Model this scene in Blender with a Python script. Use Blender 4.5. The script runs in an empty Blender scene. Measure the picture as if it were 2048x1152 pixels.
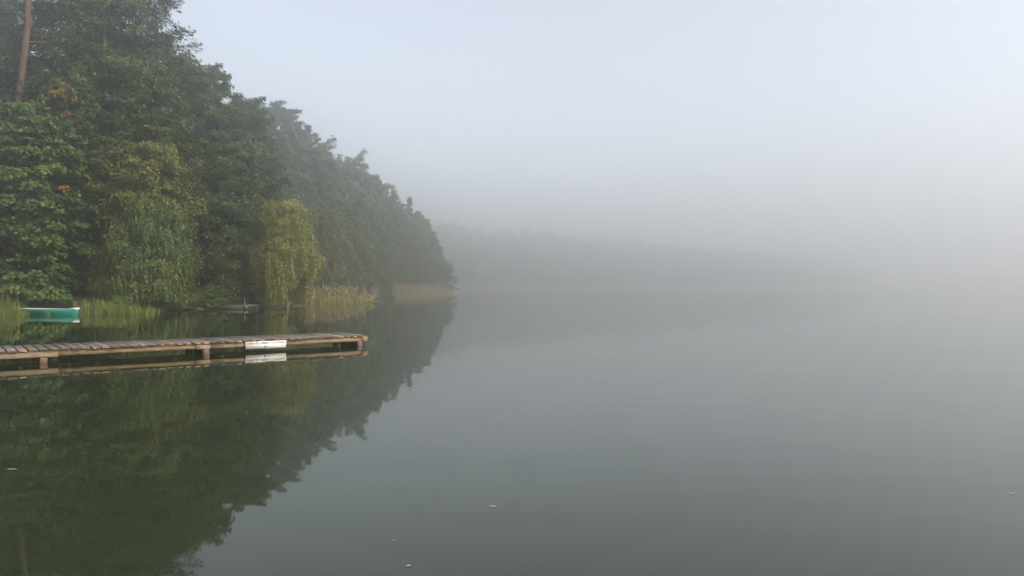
import bpy, math, random
import numpy as np
from mathutils import Vector

rng = np.random.default_rng(7)
random.seed(7)
C = bpy.context.scene
COL = C.collection
R = math.radians
F = 1480.0            # focal length of the photograph in its own pixels
HY = 573.0            # horizon row
EYE = 1.6

# ------------------------------------------------------------------ scene set-up
C.render.engine = 'CYCLES'
cy = C.cycles
cy.use_denoising = True
try:
    cy.denoiser = 'OPENIMAGEDENOISE'
    cy.denoising_input_passes = 'RGB_ALBEDO_NORMAL'
except Exception:
    pass
cy.max_bounces = 8
cy.diffuse_bounces = 3
cy.glossy_bounces = 3
cy.transmission_bounces = 3
cy.transparent_max_bounces = 8
cy.volume_bounces = 3
cy.use_adaptive_sampling = False
cy.sample_clamp_indirect = 1.0
cy.sample_clamp_direct = 4.0
C.view_settings.view_transform = 'Standard'
C.view_settings.look = 'None'
C.view_settings.gamma = 1
C.view_settings.exposure = EXPOSURE = 0.99

cam_d = bpy.data.cameras.new('camera')
cam = bpy.data.objects.new('camera', cam_d)
COL.objects.link(cam)
cam_d.sensor_width = 36
cam_d.lens = F / 2048 * 36
cam_d.clip_end = 9000
cam.location = (0, 0, EYE)
cam.rotation_euler = (R(90) - (576 - HY) / F, 0, 0)
C.camera = cam

SUN_AZ, SUN_EL = 120.0, 36.0        # degrees clockwise from the view direction (+Y)
w = bpy.data.worlds.new('World')
C.world = w
w.use_nodes = True
nt = w.node_tree
bg = nt.nodes['Background']
sky = nt.nodes.new('ShaderNodeTexSky')
sky.sky_type = 'NISHITA'
sky.sun_disc = False
sky.sun_elevation = R(SUN_EL)
sky.sun_rotation = R(SUN_AZ)
sky.air_density = 0.9
sky.dust_density = 3.0
sky.ozone_density = 1.2
veil = nt.nodes.new('ShaderNodeHueSaturation')      # thin high cloud takes the blue out of the sky
veil.inputs['Saturation'].default_value = 0.42
nt.links.new(sky.outputs[0], veil.inputs['Color'])
nt.links.new(veil.outputs[0], bg.inputs[0])
bg.inputs[1].default_value = 0.15

sl = bpy.data.lights.new('sun', 'SUN')
sl.energy = 3.2
sl.angle = R(6)
sl.color = (1.0, 0.88, 0.72)
so = bpy.data.objects.new('sun', sl)
COL.objects.link(so)
sd_ = Vector((math.sin(R(SUN_AZ)) * math.cos(R(SUN_EL)), math.cos(R(SUN_AZ)) * math.cos(R(SUN_EL)), math.sin(R(SUN_EL))))
so.rotation_euler = (-sd_).to_track_quat('-Z', 'Y').to_euler()
so.location = (60, 10, 60)

# ------------------------------------------------------------------ helpers
def props(o, label=None, cat=None, group=None, kind=None):
    if label: o['label'] = label
    if cat: o['category'] = cat
    if group: o['group'] = group
    if kind: o['kind'] = kind
    return o

def empty(name, loc, rz=0.0, label=None, cat=None, group=None):
    o = bpy.data.objects.new(name, None)
    COL.objects.link(o)
    o.empty_display_size = 0.3
    o.location = loc
    o.rotation_euler = (0, 0, rz)
    return props(o, label, cat, group)

class MB:
    """collects vertices / faces (+ a colour per vertex) and builds one mesh"""
    def __init__(s):
        s.v, s.f, s.c, s.n = [], [], [], 0
    def add(s, v, f, col=(1, 1, 1)):
        v = np.asarray(v, float)
        s.v.append(v)
        f = np.asarray(f, int) + s.n
        s.f.append(f)
        c = np.asarray(col, float)
        if c.ndim == 1:
            c = np.tile(c, (len(v), 1))
        s.c.append(c)
        s.n += len(v)
    def tube(s, pts, rad, sides=6, col=(1, 1, 1), cap=True):
        pts = np.asarray(pts, float)
        n = len(pts)
        rad = np.broadcast_to(np.asarray(rad, float), (n,))
        d = np.gradient(pts, axis=0)
        d /= np.linalg.norm(d, axis=1)[:, None] + 1e-9
        ref = np.array([0.0, 0, 1]) if abs(d[0][2]) < 0.9 else np.array([1.0, 0, 0])
        a = np.cross(d, ref); a /= np.linalg.norm(a, axis=1)[:, None] + 1e-9
        b = np.cross(d, a)
        th = np.arange(sides) / sides * 2 * np.pi
        ring = (np.cos(th)[None, :, None] * a[:, None] + np.sin(th)[None, :, None] * b[:, None]) * rad[:, None, None] + pts[:, None]
        f = []
        for i in range(n - 1):
            for j in range(sides):
                k = (j + 1) % sides
                f.append((i * sides + j, i * sides + k, (i + 1) * sides + k, (i + 1) * sides + j))
        v = ring.reshape(-1, 3)
        if cap:
            m = len(v)
            v = np.vstack([v, pts[:1], pts[-1:]])
            for j in range(sides):
                k = (j + 1) % sides
                f.append((k, j, m, m))
                f.append(((n - 1) * sides + j, (n - 1) * sides + k, m + 1, m + 1))
        s.add(v, f, col)
    def box(s, o, x, y, z, lx, ly, lz, col=(1, 1, 1), jit=0.0, bev=0.0):
        """box with axes x,y,z (unit vectors) spanning lx,ly,lz = (lo,hi)"""
        o, x, y, z = [np.asarray(q, float) for q in (o, x, y, z)]
        v = []
        for c in (lz[0], lz[1]):
            for (a, b) in ((lx[0], ly[0]), (lx[1], ly[0]), (lx[1], ly[1]), (lx[0], ly[1])):
                v.append(o + x * a + y * b + z * c + (rng.normal(0, jit, 3) if jit else 0))
        f = [(0, 3, 2, 1), (4, 5, 6, 7), (0, 1, 5, 4), (1, 2, 6, 5), (2, 3, 7, 6), (3, 0, 4, 7)]
        s.add(v, f, col)
    def build(s, name, mat, parent=None, smooth=False):
        me = bpy.data.meshes.new(name)
        if s.v:
            V = np.vstack(s.v)
            Cc = np.vstack(s.c)
            me.vertices.add(len(V))
            me.vertices.foreach_set('co', V.astype(np.float32).ravel())
            loops, starts, tot, k = [], [], [], 0
            for f in s.f:
                if f.shape[1] == 4:
                    tri = f[:, 2] == f[:, 3]
                else:
                    tri = np.ones(len(f), bool)
                if not tri.any():
                    loops.append(f.ravel()); m = len(f)
                    starts.append(k + 4 * np.arange(m)); tot.append(np.full(m, 4)); k += 4 * m
                else:
                    q, t = f[~tri], f[tri][:, :3]
                    if len(q):
                        loops.append(q.ravel()); m = len(q)
                        starts.append(k + 4 * np.arange(m)); tot.append(np.full(m, 4)); k += 4 * m
                    loops.append(t.ravel()); m = len(t)
                    starts.append(k + 3 * np.arange(m)); tot.append(np.full(m, 3)); k += 3 * m
            L = np.concatenate(loops)
            S = np.concatenate(starts)
            me.loops.add(len(L)); me.loops.foreach_set('vertex_index', L.astype(np.int32))
            me.polygons.add(len(S)); me.polygons.foreach_set('loop_start', S.astype(np.int32))
            if smooth:
                me.polygons.foreach_set('use_smooth', np.ones(len(S), bool))
            at = me.attributes.new('tint', 'FLOAT_COLOR', 'POINT')
            at.data.foreach_set('color', np.hstack([Cc, np.ones((len(Cc), 1))]).astype(np.float32).ravel())
            me.update(calc_edges=True)
            me.validate()
        me.materials.append(mat)
        o = bpy.data.objects.new(name, me)
        COL.objects.link(o)
        if parent is not None:
            o.parent = parent
        return o

def copy_tree(o, parent=None):
    c = o.copy()
    COL.objects.link(c)
    if parent is not None:
        c.parent = parent
    for ch in list(o.children):
        copy_tree(ch, c)
    return c

def unit(a):
    a = np.asarray(a, float)
    return a / (np.linalg.norm(a, axis=-1, keepdims=True) + 1e-9)

def at_px(px, D):
    return (px - 1024) / F * D

# ------------------------------------------------------------------ materials
def mat(name):
    m = bpy.data.materials.new(name)
    m.use_nodes = True
    n = m.node_tree
    for x in list(n.nodes):
        n.nodes.remove(x)
    out = n.nodes.new('ShaderNodeOutputMaterial')
    return m, n, out

def N(n, typ, **kw):
    x = n.nodes.new(typ)
    for k, v in kw.items():
        if k.startswith('i_'):
            x.inputs[k[2:]].default_value = v
        elif k.startswith('n_'):
            x.inputs[int(k[2:])].default_value = v
        else:
            setattr(x, k, v)
    return x

def mixc(n, fac, a, b, mode='MIX'):
    x = n.nodes.new('ShaderNodeMix')
    x.data_type = 'RGBA'
    x.blend_type = mode
    for idx, val in ((0, fac), (6, a), (7, b)):
        if hasattr(val, 'links'):
            n.links.new(val, x.inputs[idx])
        else:
            x.inputs[idx].default_value = val if idx == 0 else (*val[:3], 1)
    return x.outputs[2]

def leaf_material(name, trans=0.17, rough=0.5):
    m, n, out = mat(name)
    a = N(n, 'ShaderNodeAttribute', attribute_name='tint')
    oi = N(n, 'ShaderNodeObjectInfo')
    hs = N(n, 'ShaderNodeHueSaturation')
    mr = N(n, 'ShaderNodeMapRange', n_1=0.0, n_2=1.0, n_3=0.485, n_4=0.515)
    mv = N(n, 'ShaderNodeMapRange', n_1=0.0, n_2=1.0, n_3=0.85, n_4=1.15)
    n.links.new(oi.outputs['Random'], mr.inputs[0])
    n.links.new(oi.outputs['Random'], mv.inputs[0])
    n.links.new(mr.outputs[0], hs.inputs['Hue'])
    n.links.new(mv.outputs[0], hs.inputs['Value'])
    n.links.new(a.outputs['Color'], hs.inputs['Color'])
    b = N(n, 'ShaderNodeBsdfPrincipled', i_Roughness=rough)
    b.inputs['Specular IOR Level'].default_value = 0.22
    n.links.new(hs.outputs[0], b.inputs['Base Color'])
    t = N(n, 'ShaderNodeBsdfTranslucent')
    br = mixc(n, 1.0, hs.outputs[0], (1.15, 1.2, 0.7), 'MULTIPLY')
    n.links.new(br, t.inputs['Color'])
    mx = N(n, 'ShaderNodeMixShader', n_0=trans)
    n.links.new(b.outputs[0], mx.inputs[1])
    n.links.new(t.outputs[0], mx.inputs[2])
    n.links.new(mx.outputs[0], out.inputs[0])
    return m

def bark_material(name, c1, c2, scale=6.0, zs=0.25):
    m, n, out = mat(name)
    tc = N(n, 'ShaderNodeTexCoord')
    mp = N(n, 'ShaderNodeMapping')
    mp.inputs['Scale'].default_value = (1, 1, zs)
    n.links.new(tc.outputs['Object'], mp.inputs[0])
    nz = N(n, 'ShaderNodeTexNoise', i_Scale=scale, i_Detail=6.0, i_Roughness=0.65)
    n.links.new(mp.outputs[0], nz.inputs['Vector'])
    rp = N(n, 'ShaderNodeMapRange', n_1=0.35, n_2=0.65, n_3=0.0, n_4=1.0)
    n.links.new(nz.outputs[0], rp.inputs[0])
    col = mixc(n, rp.outputs[0], c1, c2)
    a = N(n, 'ShaderNodeAttribute', attribute_name='tint')
    col = mixc(n, 1.0, col, a.outputs['Color'], 'MULTIPLY')
    b = N(n, 'ShaderNodeBsdfPrincipled', i_Roughness=0.9)
    n.links.new(col, b.inputs['Base Color'])
    bp = N(n, 'ShaderNodeBump', i_Strength=0.6, i_Distance=0.03)
    n.links.new(nz.outputs[0], bp.inputs['Height'])
    n.links.new(bp.outputs[0], b.inputs['Normal'])
    n.links.new(b.outputs[0], out.inputs[0])
    return m

def paint_material(name, col, rough=0.5, dirt=(0.1, 0.1, 0.08), amount=0.35, scale=5.0):
    m, n, out = mat(name)
    tc = N(n, 'ShaderNodeTexCoord')
    nz = N(n, 'ShaderNodeTexNoise', i_Scale=scale, i_Detail=8.0, i_Roughness=0.7)
    n.links.new(tc.outputs['Object'], nz.inputs['Vector'])
    rp = N(n, 'ShaderNodeMapRange', n_1=0.45, n_2=0.75, n_3=0.0, n_4=amount)
    n.links.new(nz.outputs[0], rp.inputs[0])
    c = mixc(n, rp.outputs[0], col, dirt)
    b = N(n, 'ShaderNodeBsdfPrincipled', i_Roughness=rough)
    n.links.new(c, b.inputs['Base Color'])
    n.links.new(b.outputs[0], out.inputs[0])
    return m

def wood_material(name, c1, c2, axis=(1, 1, 1), stain=(0.03, 0.028, 0.022), stain_amt=0.5, scale=9.0, knots=True):
    """weathered timber; object coordinates are (along jetty, across, up)"""
    m, n, out = mat(name)
    tc = N(n, 'ShaderNodeTexCoord')
    mp = N(n, 'ShaderNodeMapping')
    mp.inputs['Scale'].default_value = axis
    n.links.new(tc.outputs['Object'], mp.inputs[0])
    g = N(n, 'ShaderNodeTexNoise', i_Scale=scale, i_Detail=8.0, i_Roughness=0.7, i_Distortion=0.4)
    n.links.new(mp.outputs[0], g.inputs['Vector'])
    rp = N(n, 'ShaderNodeMapRange', n_1=0.33, n_2=0.67, n_3=0.0, n_4=1.0)
    n.links.new(g.outputs[0], rp.inputs[0])
    c = mixc(n, rp.outputs[0], c1, c2)
    s = N(n, 'ShaderNodeTexNoise', i_Scale=2.3, i_Detail=7.0, i_Roughness=0.72)
    n.links.new(tc.outputs['Object'], s.inputs['Vector'])
    rs = N(n, 'ShaderNodeMapRange', n_1=0.5, n_2=0.7, n_3=0.0, n_4=stain_amt)
    n.links.new(s.outputs[0], rs.inputs[0])
    c = mixc(n, rs.outputs[0], c, stain)
    a = N(n, 'ShaderNodeAttribute', attribute_name='tint')
    c = mixc(n, 1.0, c, a.outputs['Color'], 'MULTIPLY')
    b = N(n, 'ShaderNodeBsdfPrincipled', i_Roughness=0.85)
    b.inputs['Specular IOR Level'].default_value = 0.25
    n.links.new(c, b.inputs['Base Color'])
    bp = N(n, 'ShaderNodeBump', i_Strength=0.5, i_Distance=0.006)
    n.links.new(g.outputs[0], bp.inputs['Height'])
    n.links.new(bp.outputs[0], b.inputs['Normal'])
    n.links.new(b.outputs[0], out.inputs[0])
    return m

LEAF = leaf_material('foliage')
NEEDLE = leaf_material('needles', 0.15)
REED = leaf_material('reed_blades', 0.3, 0.6)
BARK = bark_material('bark_brown', (0.035, 0.028, 0.020), (0.11, 0.09, 0.07))
BARK_PINE = bark_material('bark_pine', (0.032, 0.017, 0.011), (0.078, 0.038, 0.021))
BARK_BIRCH = bark_material('bark_birch', (0.50, 0.48, 0.44), (0.16, 0.14, 0.12), 3.0, 2.5)

# water
WATER, n, out = mat('lake_water')
tc = N(n, 'ShaderNodeTexCoord')
mpa = N(n, 'ShaderNodeMapping'); mpa.inputs['Scale'].default_value = (0.55, 1.0, 1.0)
n.links.new(tc.outputs['Object'], mpa.inputs[0])
n1 = N(n, 'ShaderNodeTexNoise', i_Scale=0.9, i_Detail=2.0, i_Roughness=0.45)
n2 = N(n, 'ShaderNodeTexNoise', i_Scale=0.12, i_Detail=2.0)
n.links.new(mpa.outputs[0], n1.inputs['Vector'])
n.links.new(tc.outputs['Object'], n2.inputs['Vector'])
ml = N(n, 'ShaderNodeMapRange', n_1=0.4, n_2=0.68, n_3=0.25, n_4=1.0)
n.links.new(n2.outputs[0], ml.inputs[0])
mu = N(n, 'ShaderNodeMath', operation='MULTIPLY')
n.links.new(n1.outputs[0], mu.inputs[0]); n.links.new(ml.outputs[0], mu.inputs[1])
bp = N(n, 'ShaderNodeBump', i_Strength=1.0, i_Distance=0.007)
n.links.new(mu.outputs[0], bp.inputs['Height'])
b = N(n, 'ShaderNodeBsdfPrincipled', i_Roughness=0.02, i_IOR=1.333)
b.inputs['Base Color'].default_value = (0.013, 0.020, 0.008, 1)
n.links.new(bp.outputs[0], b.inputs['Normal'])
n.links.new(b.outputs[0], out.inputs[0])

# ground
GROUND, n, out = mat('forest_floor')
tc = N(n, 'ShaderNodeTexCoord')
g1 = N(n, 'ShaderNodeTexNoise', i_Scale=0.5, i_Detail=8.0, i_Roughness=0.7)
g2 = N(n, 'ShaderNodeTexNoise', i_Scale=9.0, i_Detail=6.0, i_Roughness=0.7)
for g in (g1, g2):
    n.links.new(tc.outputs['Object'], g.inputs['Vector'])
c = mixc(n, g2.outputs[0], (0.022, 0.015, 0.010), (0.065, 0.042, 0.026))
rp = N(n, 'ShaderNodeMapRange', n_1=0.5, n_2=0.62)
n.links.new(g1.outputs[0], rp.inputs[0])
c = mixc(n, rp.outputs[0], c, (0.04, 0.055, 0.018))
b = N(n, 'ShaderNodeBsdfPrincipled', i_Roughness=0.95)
n.links.new(c, b.inputs['Base Color'])
bp = N(n, 'ShaderNodeBump', i_Strength=0.8, i_Distance=0.05)
n.links.new(g2.outputs[0], bp.inputs['Height']); n.links.new(bp.outputs[0], b.inputs['Normal'])
n.links.new(b.outputs[0], out.inputs[0])

# ------------------------------------------------------------------ terrain
LAKE = np.array([
    (2600, -60), (60, -4), (10, 1.0), (0, 1.6), (-10, 1.5), (-17, 3), (-26, 8), (-36, 18), (-41, 32), (-37, 44),
    (-32.5, 47), (-27.5, 46.5), (-23.6, 49), (-21.2, 52), (-20.3, 55.8), (-17.8, 57.2), (-17.3, 59.5), (-19.0, 64), (-20.5, 68), (-20.5, 82),
    (-23.5, 98), (-27, 125), (-28, 148), (-23, 163), (-16.6, 178), (-15.2, 184), (-17, 194), (-30, 203),
    (-62, 220), (-100, 280), (-100, 370), (-36, 420), (14, 455), (70, 492), (135, 522), (202, 540), (360, 740),
    (546, 1150), (800, 1400), (1400, 1500), (2600, 1500)], float)

def signed_dist(P):
    """positive on land"""
    P = np.atleast_2d(np.asarray(P, float))[:, :2]
    A, B = LAKE, np.roll(LAKE, -1, 0)
    best = np.full(len(P), 1e18)
    inside = np.zeros(len(P), bool)
    for a, b in zip(A, B):
        ab = b - a
        t = np.clip(((P - a) @ ab) / (ab @ ab), 0, 1)
        d = np.linalg.norm(P - (a + t[:, None] * ab), axis=1)
        best = np.minimum(best, d)
        cr = ((a[1] > P[:, 1]) != (b[1] > P[:, 1]))
        with np.errstate(divide='ignore', invalid='ignore'):
            xi = (b[0] - a[0]) * (P[:, 1] - a[1]) / (b[1] - a[1] + 1e-12) + a[0]
        inside ^= cr & (P[:, 0] < xi)
    return np.where(inside, -best, best)

def ground_z(P):
    P = np.atleast_2d(np.asarray(P, float))
    s = signed_dist(P)
    x, y = P[:, 0], P[:, 1]
    bank = 0.28 * (1 - np.exp(-np.maximum(s, 0) / 1.2))
    near = np.clip((y - 20) / 25, 0, 1)                      # low beach where the photographer stands
    far = np.clip((y - 250) / 90, 0, 1)
    slope = near * ((1 - far) * 0.30 + far * 0.55)
    hl = np.clip((215 - x) / 270, 0, 1)
    cap = (1 - far) * 15 + far * (8 + 32 * hl)
    up = cap * (1 - np.exp(-np.maximum(s - 1, 0) * slope / cap))
    rough = (np.sin(x * 0.31 + y * 0.17) + np.sin(y * 0.23 - x * 0.11)) * 0.25 * np.clip(s / 12, 0, 1) * near
    land = bank + up + rough
    return np.where(s > 0, land, np.maximum(-1.6, s * 0.35))

def gz(x, y):
    return float(ground_z([(x, y)])[0])

def build_terrain():
    xs = np.unique(np.concatenate([np.linspace(-2500, -140, 24), np.linspace(-140, -50, 36), np.linspace(-50, 6, 45),
                                   np.linspace(6, 60, 20), np.linspace(60, 320, 40), np.linspace(320, 2500, 24)]))
    ys = np.unique(np.concatenate([np.linspace(-900, -40, 10), np.linspace(-40, 30, 36), np.linspace(30, 110, 60),
                                   np.linspace(110, 240, 60), np.linspace(240, 560, 60), np.linspace(560, 2500, 30)]))
    X, Y = np.meshgrid(xs, ys)
    P = np.stack([X.ravel(), Y.ravel()], 1)
    Z = ground_z(P)
    nx, ny = len(xs), len(ys)
    i, j = np.meshgrid(np.arange(nx - 1), np.arange(ny - 1))
    a = (j * nx + i).ravel()
    f = np.stack([a, a + 1, a + 1 + nx, a + nx], 1)
    m = MB(); m.add(np.column_stack([P, Z]), f)
    o = m.build('ground', GROUND, smooth=True)
    props(o, kind='structure')

build_terrain()
m = MB()
m.add([(-2500, -900, 0), (2500, -900, 0), (2500, 2500, 0), (-2500, 2500, 0)], [(0, 1, 2, 3)])
props(m.build('water', WATER), kind='structure')

# haze: one even box of mist round everything
HAZE, n, out = mat('morning_mist')
v = N(n, 'ShaderNodeVolumePrincipled')
v.inputs['Color'].default_value = (0.982, 0.978, 0.972, 1)
v.inputs['Density'].default_value = 0.0051
v.inputs['Anisotropy'].default_value = 0.87
n.links.new(v.outputs[0], out.inputs['Volume'])
m = MB()
m.box((0, 0, 0), (1, 0, 0), (0, 1, 0), (0, 0, 1), (-2600, 2600), (-1000, 2600), (-3, 66))
hz = m.build('haze', HAZE)
props(hz, 'pale morning mist hanging over the whole lake and shore', 'mist', kind='stuff')

# ------------------------------------------------------------------ foliage
def leaves(mb, P, nrm, axis, size, aspect, col):
    """rhombic leaves: centre P, normal nrm, long axis axis"""
    nrm = unit(nrm)
    ax = axis - (axis * nrm).sum(1, keepdims=True) * nrm
    ax = unit(ax)
    sd = np.cross(nrm, ax)
    size = np.broadcast_to(size, (len(P),))[:, None]
    a = P - ax * size * 0.5
    c = P + ax * size * 0.5 - nrm * size * 0.08
    mid = P - ax * size * 0.06 + nrm * size * 0.06
    b_ = mid + sd * size * aspect * 0.5
    d_ = mid - sd * size * aspect * 0.5
    V = np.stack([a, b_, c, d_], 1).reshape(-1, 3)
    k = np.arange(len(P)) * 4
    f = np.stack([k, k + 1, k + 2, k + 3], 1)
    mb.add(V, f, np.repeat(col, 4, 0))

GREEN = np.array([(0.046, 0.074, 0.013), (0.036, 0.062, 0.012), (0.062, 0.086, 0.014), (0.030, 0.050, 0.012)])
DARK = np.array([(0.036, 0.060, 0.012), (0.028, 0.049, 0.012), (0.048, 0.073, 0.014)])
OLIVE = np.array([(0.085, 0.082, 0.016), (0.070, 0.080, 0.018), (0.105, 0.084, 0.016), (0.054, 0.074, 0.018)])
YELLOW = np.array([(0.125, 0.122, 0.022), (0.100, 0.116, 0.022), (0.078, 0.106, 0.024), (0.15, 0.115, 0.018)])
BIRCH = np.array([(0.054, 0.084, 0.020), (0.046, 0.074, 0.020), (0.070, 0.092, 0.020), (0.086, 0.092, 0.020)])
PINE = np.array([(0.030, 0.052, 0.026), (0.038, 0.060, 0.030), (0.046, 0.062, 0.028)])
ORANGE = np.array([(0.20, 0.095, 0.015), (0.17, 0.11, 0.018)])

def pick(pal, n, r):
    return pal[r.integers(0, len(pal), n)]

def prof_round(t):
    return np.sqrt(np.clip(1 - ((t - 0.42) / 0.60) ** 2, 0.19, 1))

def prof_tall(t):
    return np.where(t < 0.3, 0.55 + 1.5 * t, np.sqrt(np.clip(1 - ((t - 0.3) / 0.72) ** 2, 0.15, 1)))

def prof_birch(t):
    return np.where(t < 0.35, 0.6 + 1.14 * t, np.clip(1 - ((t - 0.35) / 0.67) ** 2.0, 0.06, 1) ** 0.75)

def prof_weep(t):
    return np.sqrt(np.clip(1 - ((t - 0.30) / 0.72) ** 2, 0.05, 1)) * (0.9 + 0.1 * np.sin(t * 9))

def prof_low(t):
    return np.sqrt(np.clip(1 - (np.maximum(t - 0.12, 0) / 0.9) ** 2, 0.03, 1))

def make_tree(seed, H, cb, Rc, prof, pal, nb=70, ns=8, nl=85, leaf=0.19, aspect=0.62, droop=0.35,
              lean=(0, 0), hang=0.0, hang_floor=None, bark=BARK, foliage=None, trunk_r=None, accent=None, accent_p=0.0,
              spray=0.17, flat=0.58, bare=5, needle=False, pale_limb=False, sides=8):
    """builds (trunk MB, crown MB). coordinates relative to the tree's base."""
    r = np.random.default_rng(seed)
    nb, nl, spray = int(nb * 1.45), nl * 0.74, spray * 0.82
    tm, cm = MB(), MB()
    tr = trunk_r or H * 0.0125
    zt = np.linspace(-0.6, H * 0.94, 9)
    wob = np.cumsum(r.normal(0, H * 0.006, (9, 2)), 0); wob -= wob[0]
    u = np.clip(zt / H, 0, 1)
    trunk = np.column_stack([wob[:, 0] + lean[0] * u ** 1.2, wob[:, 1] + lean[1] * u ** 1.2, zt])
    tm.tube(trunk, tr * (1.12 - u) ** 0.85 * np.where(zt < 0.2, 1.35, 1.0), sides)
    def tp(z):
        return np.array([np.interp(z, zt, trunk[:, 0]), np.interp(z, zt, trunk[:, 1]), z])
    lobes = r.uniform(0.82, 1.10, 9)
    # height distribution follows the profile
    tt = np.linspace(0, 1, 200); cdf = np.cumsum(prof(tt) ** 1.15 + 0.12); cdf /= cdf[-1]
    ts = np.interp((np.arange(nb) + r.uniform(0, 1, nb)) / nb, cdf, tt)
    ex_ = nb // 6                                   # a well filled crown top
    ts = np.concatenate([ts, r.uniform(0.80, 1.0, ex_)]); nb = nb + ex_
    az = np.arange(nb) * 2.39996 + r.uniform(-0.5, 0.5, nb)
    for i in range(nb):
        t = ts[i]
        rr = Rc * float(prof(np.array([t]))[0])
        lb = np.interp((az[i] % (2 * np.pi)) / (2 * np.pi) * 8, np.arange(9), lobes)
        lb = 0.6 * lb + 0.4 * lobes[int((t * 5 + az[i]) % 9)]
        L = rr * lb * r.uniform(0.74, 1.03)
        zc = cb + (H - cb) * t
        up = 0.75 * t + 0.12 - droop * 0.5 * (1 - t)
        base = tp(np.clip(zc - L * (0.25 + 0.55 * t), cb * 0.5, H * 0.92))
        o = np.array([math.cos(az[i]), math.sin(az[i]), 0])
        end = tp(zc) * np.array([1, 1, 0]) + o * L + np.array([0, 0, zc + L * up * 0.25 - droop * L * 0.22])
        mid = base * 0.45 + end * 0.55 + np.array([0, 0, L * (0.16 + 0.1 * droop)]) + r.normal(0, 0.06 * L, 3)
        q = np.linspace(0, 1, 6)[:, None]
        path = (1 - q) ** 2 * base + 2 * q * (1 - q) * mid + q ** 2 * end
        br = max(0.018, tr * 0.36 * (1.05 - t) * (L / Rc + 0.2))
        tm.tube(path, br * np.linspace(1, 0.22, 6), 5, (1.9, 1.8, 1.7) if (pale_limb and r.random() < 0.3) else (1, 1, 1), cap=False)
        k = max(3, int(ns * 0.72 * (0.5 + 0.6 * L / Rc)))
        us = np.clip(r.uniform(0.3, 1.06, k) ** 0.8, 0.25, 1.08)
        tone = pick(pal, 1, r)[0]
        boughacc = accent is not None and r.random() < accent_p
        for uu in us:
            pos = (1 - uu) ** 2 * base + 2 * uu * (1 - uu) * mid + uu ** 2 * end
            sdv = np.array([-o[1], o[0], 0])
            pos = pos + sdv * r.normal(0, 0.22) * L * (0.4 + uu * 0.6) + np.array([0, 0, r.normal(0, 0.05) * L])
            s = Rc * spray * 1.12 * r.uniform(0.6, 1.4)
            nn = int(nl * 1.45 * (s / (Rc * spray * 1.12)) ** 1.6 * r.uniform(0.75, 1.2))
            a = np.clip(r.normal(0, 0.5, (nn, 3)), -1.3, 1.3)
            ang = r.uniform(0, 6.283, nn); rd = np.sqrt(r.uniform(0, 1, nn)) * (0.78 + 0.22 * np.sin(ang * 3 + i) + 0.16 * np.sin(ang * 7 + uu * 40))
            a[:, 0], a[:, 1] = np.cos(ang) * rd, np.sin(ang) * rd
            outd = unit(np.append((pos - tp(min(max(pos[2], 0), H * 0.9)))[:2], 0.0) + 1e-4 * o)
            side = np.array([-outd[1], outd[0], 0])
            rad2 = a[:, 0] ** 2 + a[:, 1] ** 2
            P = pos + outd * (a[:, :1] * s) + side * (a[:, 1:2] * s) + np.array([0, 0, 1.0]) * (
                a[:, 2:3] * s * flat * 0.8 - droop * s * 0.5 * rad2[:, None] + 0.25 * s)
            base_c = tone * 0.55 + pick(pal, 1, r)[0] * 0.45
            if boughacc:
                base_c = pick(accent, 1, r)[0]
            col = base_c[None, :] * r.uniform(0.78, 1.25, (nn, 1)) * r.uniform(0.95, 1.05, (nn, 3))
            if hang > 0 and not boughacc or (hang > 0 and boughacc):
                m_ = max(4, nn // 17)
                h0 = P[r.integers(0, nn, m_)]
                Ls = hang * r.uniform(0.35, 1.25, m_)
                per = 22
                q2 = r.uniform(0, 1, (m_, per))
                sway = r.normal(0, 0.07, (m_, 1, 2)) * Ls[:, None, None] * q2[:, :, None]
                HP = np.repeat(h0[:, None, :], per, 1)
                HP[:, :, 2] -= q2 * Ls[:, None]
                HP[:, :, :2] += sway + r.normal(0, 0.035, (m_, per, 2))
                HP = HP.reshape(-1, 3)
                HP = HP[HP[:, 2] > (0.15 if hang_floor is None else hang_floor(HP))]
                nh = len(HP)
                if nh:
                    hc = base_c[None, :] * r.uniform(0.75, 1.3, (nh, 1)) * r.uniform(0.94, 1.06, (nh, 3))
                    nv = unit(np.column_stack([r.normal(0, 0.8, nh) + outd[0] * 0.8, r.normal(0, 0.8, nh) + outd[1] * 0.8, r.normal(0.35, 0.35, nh)]))
                    leaves(cm, HP, nv, np.tile([0, 0, -1.0], (nh, 1)) + r.normal(0, 0.35, (nh, 3)), leaf * r.uniform(0.7, 1.25, nh), aspect * 0.85, hc)
                keep = r.random(nn) < 0.55
                P, a, col, nn = P[keep], a[keep], col[keep], int(keep.sum())
            okz = P[:, 2] > 0.12
            P, a, col = P[okz], a[okz], col[okz]; nn = len(P)
            if nn == 0:
                continue
            nv = np.array([0, 0, 0.85]) + outd * 0.5 + r.normal(0, 0.34, (nn, 3))
            axv = outd * (0.6 + 0.4 * a[:, :1]) + side * a[:, 1:2] + np.array([0, 0, -0.45]) + r.normal(0, 0.3, (nn, 3))
            if needle:
                nv = r.normal(0, 1, (nn, 3)); axv = r.normal(0, 1, (nn, 3)) + np.array([0, 0, 0.6])
            leaves(cm, P, nv, axv, leaf * r.uniform(0.65, 1.3, nn), aspect, col)
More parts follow.
